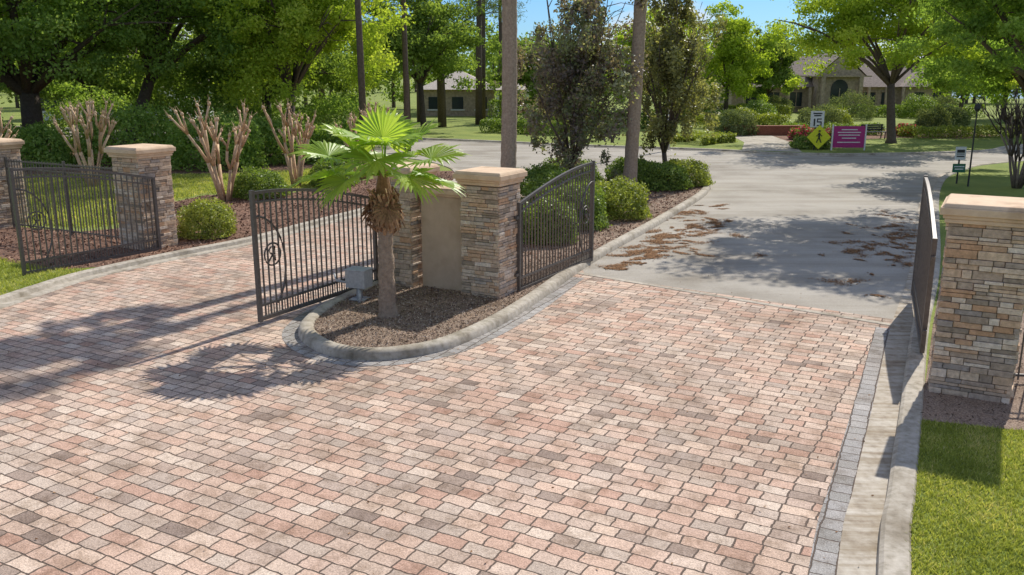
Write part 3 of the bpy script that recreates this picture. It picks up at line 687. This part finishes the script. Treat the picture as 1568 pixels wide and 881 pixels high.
for (x,y,rx,h) in [(-13.5,40.5,2.2,2.6),(-18,42,2.5,3.0),(-11.5,43,2.0,2.4),(-27,42,3,2.8),(-32,38,3,2.8),(-8.5,44,1.5,2.0),(-22,40.5,1.8,2.2),(-24,52,3.5,3.6),(-17,52,3.5,3.6),(-10,53,3,3.2),(-31,48,3.5,3.4),(-38,44,3.5,3.2)]:
    shrub('understory_shrub',x,y,rx,rx*.7,h,7000,.16,M_OAK)

# ---------------------------------------------------------------- buildings
def hip(b,x0,x1,y0,y1,z,h,ov=.6,ridge=None):
    x0-=ov;x1+=ov;y0-=ov;y1+=ov; k=(y1-y0)/2; my=(y0+y1)/2
    b.add([(x0,y0,z),(x1,y0,z),(x1,y1,z),(x0,y1,z),(x0+k,my,z+h),(x1-k,my,z+h)],[(0,1,5,4),(1,2,5),(2,3,4,5),(3,0,4),(3,2,1,0)])
g=group('clubhouse_building',(0,0,.1))
b=B(); b.box((36,103,1.35),(24,9,2.7)); b.box((35,97.6,1.9),(4.6,1.9,3.8)); b.box((45,99,1.35),(5,3,2.7)); b.obj('walls',M_WALL,g)
b=B(); hip(b,24,48,98.5,107.5,2.72,3.3); hip(b,42.5,47.5,97.4,103,2.76,2.2)
b.add([(32.2,96.2,3.8),(37.8,96.2,3.8),(35,96.2,6.3),(32.2,104,3.8),(37.8,104,3.8),(35,104,6.3)],[(0,3,5,2),(1,2,5,4)]); b.obj('roof',M_ROOF,g)
b=B(); b.add([(32.4,96.3,3.82),(37.6,96.3,3.82),(35,96.3,6.15)],[(0,1,2)]); b.obj('gable',M_WALL,g)
b=B()
for x in (26,28.5,31,39,41): 
    b.box((x,98.46,1.4),(1.3,.1,1.5))
for x in (44,46): b.box((x,97.46,1.4),(1.0,.1,1.5))
b.box((35,96.6,1.3),(1.8,.1,2.6)); b.tube([(35,96.66,2.6),(35,96.54,2.6)],[.9,.9],20); b.obj('windows_and_door',M_GLASS,g)
b=B()
for x in (33,37): b.box((x,96.0,1.9),(.4,.4,3.8))
for x in (25,27.3,29.7,32,38.3,40.2,42): b.box((x,96.9,1.35),(.25,.25,2.7))
for x in (26,28.5,31,39,41): b.box((x,98.38,2.22),(1.5,.1,.12)); b.box((x,98.37,.6),(1.5,.1,.1)); b.box((x,98.37,1.4),(.07,.08,1.5))
b.box((35,96.52,1.3),(.08,.06,2.6)); b.box((33.6,95.9,3.85),(8.9,.2,.14)); b.obj('columns_and_trim',M_WALL,g)
def house(name,x,y,w,d,h,rh,wall=M_WHITE,roof=M_ROOF,porch=False):
    g=group(name,(x,y,.1)); b=B(); b.box((0,0,h/2),(w,d,h)); b.obj('walls',wall,g)
    b=B(); hip(b,-w/2,w/2,-d/2,d/2,h+.01,rh)
    if porch: hip(b,w/2+.3,w/2+3.6,-d/2-2.2,d/2-2,h+.02,1.5,.3)
    b.obj('roof',roof,g)
    b=B()
    for i in range(3): b.box((-w/3+i*w/3,-d/2-.03,h*.5),(w*.16,.08,h*.45))
    b.obj('windows',M_GLASS,g)
    b=B()
    for i in range(3): b.box((-w/3+i*w/3,-d/2-.05,h*.5-h*.26),(w*.2,.1,.12))
    if porch:
        for px in (w/2+.5,w/2+3.4):
            for py in (-d/2-2,d/2-2.2): b.box((px,py,h/2),(.3,.3,h))
    b.obj('trim',M_WHITE,g)
house('garage_house',-5.4,93,7.0,7,2.6,1.9,M_WALL,M_ROOFL,True)
house('suburban_house',-37,86,14,9,3.2,2.6,M_WHITE)
sheet('lake_water',[(75,150),(400,150),(400,330),(75,330)],.108,M_WATER)

# ---------------------------------------------------------------- far forecourt
sheet('walkway',[(13.0,50.3),(16.0,49.0),(17.5,56),(18,62),(15.2,62),(14.6,56)],.108,M_CONC)
sheet('mulch_bed',[(17.3,56),(26,60),(30,59),(34,62),(34,68),(18,68),(17.9,60)],.106,M_MULCH)
g=group('brick_planter',(17.5,62.5,.1)); b=B(); b.box((0,0,.3),(5.5,.4,.6)); b.box((0,0,.63),(5.7,.5,.06)); b.obj('brick_wall',M_BRICKR,g,bevel=.01)

g=group('speed_limit_sign',(17.1,50.4,.1)); b=B(); b.tube([(0,0,0),(0,0,2.15)],.035,8); b.obj('post',M_BLACK,g)
b=B(); b.box((.05,-.05,1.72),(.76,.03,.9)); b.obj('panel',M_WHITE,g,bevel=.01)
b=B(); 
b.box((-.11,-.075,1.55),(.08,.01,.4)); 
for q in ((.16,1.73,.26,.06),(.06,1.65,.06,.2),(.16,1.57,.26,.06),(.27,1.47,.06,.2),(.16,1.37,.26,.06)): b.box((q[0],-.075,q[1]),(q[2],.01,q[3]))
b.box((.05,-.075,2.04),(.5,.01,.07)); b.box((.05,-.075,1.92),(.4,.01,.07)); b.obj('lettering',M_BLACK,g)
g=group('pedestrian_warning_sign',(17.2,50.1,.1)); b=B(); b.box((0,0,0),(.95,.03,.95)); o=b.obj('diamond_panel',M_YEL,g); o.rotation_euler=(0,math.radians(45),0); o.location=(0,-.1,.75)
b=B(); b.tube([(0,0,0),(0,0,1.3)],.03,8); b.obj('post',M_BLACK,g)
b=B(); b.tube([(0,-.13,1.05),(0,-.13,1.13)],[.06,.06],8); b.tube([(0,-.13,1.0),(0,-.13,.72)],.05,6); b.tube([(0,-.13,.75),(-.13,-.13,.45)],.03,6); b.tube([(0,-.13,.75),(.13,-.13,.45)],.03,6); b.tube([(-.15,-.13,.8),(0,-.13,.98),(.15,-.13,.8)],.025,6); b.obj('walking_figure',M_BLACK,g)
g=group('community_sign',(18.95,50.2,.1)); b=B(); b.box((0,0,.75),(1.75,.05,1.2)); b.obj('panel',M_PINK,g)
b=B(); b.box((-.93,0,.72),(.07,.07,1.45)); b.box((.93,0,.72),(.07,.07,1.45)); 
for z,w in ((1.15,.9),(1.0,1.3),(.85,1.2),(.68,.8),(.45,1.3)): b.box((0,-.035,z),(w,.01,.05))
b.obj('posts_and_lettering',M_WHITE,g)
g=group('notice_sign',(17.6,34.9,.1)); b=B(); b.box((0,0,.7),(.05,.05,1.5)); b.obj('post',M_BLACK,g)
b=B(); b.box((0,-.05,.62),(.5,.02,.34)); b.obj('lower_panel',M_GREENS,g); b=B(); b.box((0,-.05,1.2),(.42,.02,.5)); b.obj('upper_panel',M_WHITE,g)
b=B(); b.box((0,-.066,1.28),(.3,.008,.12)); b.box((0,-.066,1.08),(.3,.008,.05)); b.box((0,-.066,1.17),(.3,.008,.03)); b.obj('lettering',M_BLACK,g)
b=B(); b.box((0,-.066,.68),(.4,.008,.04)); b.box((0,-.066,.58),(.34,.008,.04)); b.obj('lower_lettering',M_WHITE,g)
g=group('path_light',(17.6,34.0,.1)); b=B(); b.tube([(0,0,0),(0,0,2.9)],[.035,.025],8); b.tube([(0,0,2.85),(0,0,2.95),(0,0,3.1),(0,0,3.15)],[.05,.12,.1,.02],10); b.obj('post_and_lantern',M_BLACK,g)
g=group('street_lamp',(8.9,50.9,.1)); b=B(); b.tube([(0,0,0),(0,0,.5),(0,0,11)],[.14,.1,.07],10); b.tube([(0,0,10.8),(-.9,0,11.2),(-1.8,0,11.2)],.05,8); b.box((-2.1,0,11.15),(.7,.28,.14)); b.obj('pole_and_lamp_head',M_BOX,g,True)
g=group('park_bench',(23.9,59,.1),math.radians(10)); b=B()
for i in range(4): b.box((0,-.2+i*.13,.45),(1.6,.1,.04))
for i in range(3): b.box((0,.28,.6+i*.14),(1.6,.03,.1))
for x in (-.7,.7):
    b.box((x,-.2,.22),(.06,.06,.44)); b.box((x,.26,.47),(.06,.05,.94)); b.box((x,0,.65),(.06,.5,.05))
b.obj('seat_and_frame',M_BLACK,g)
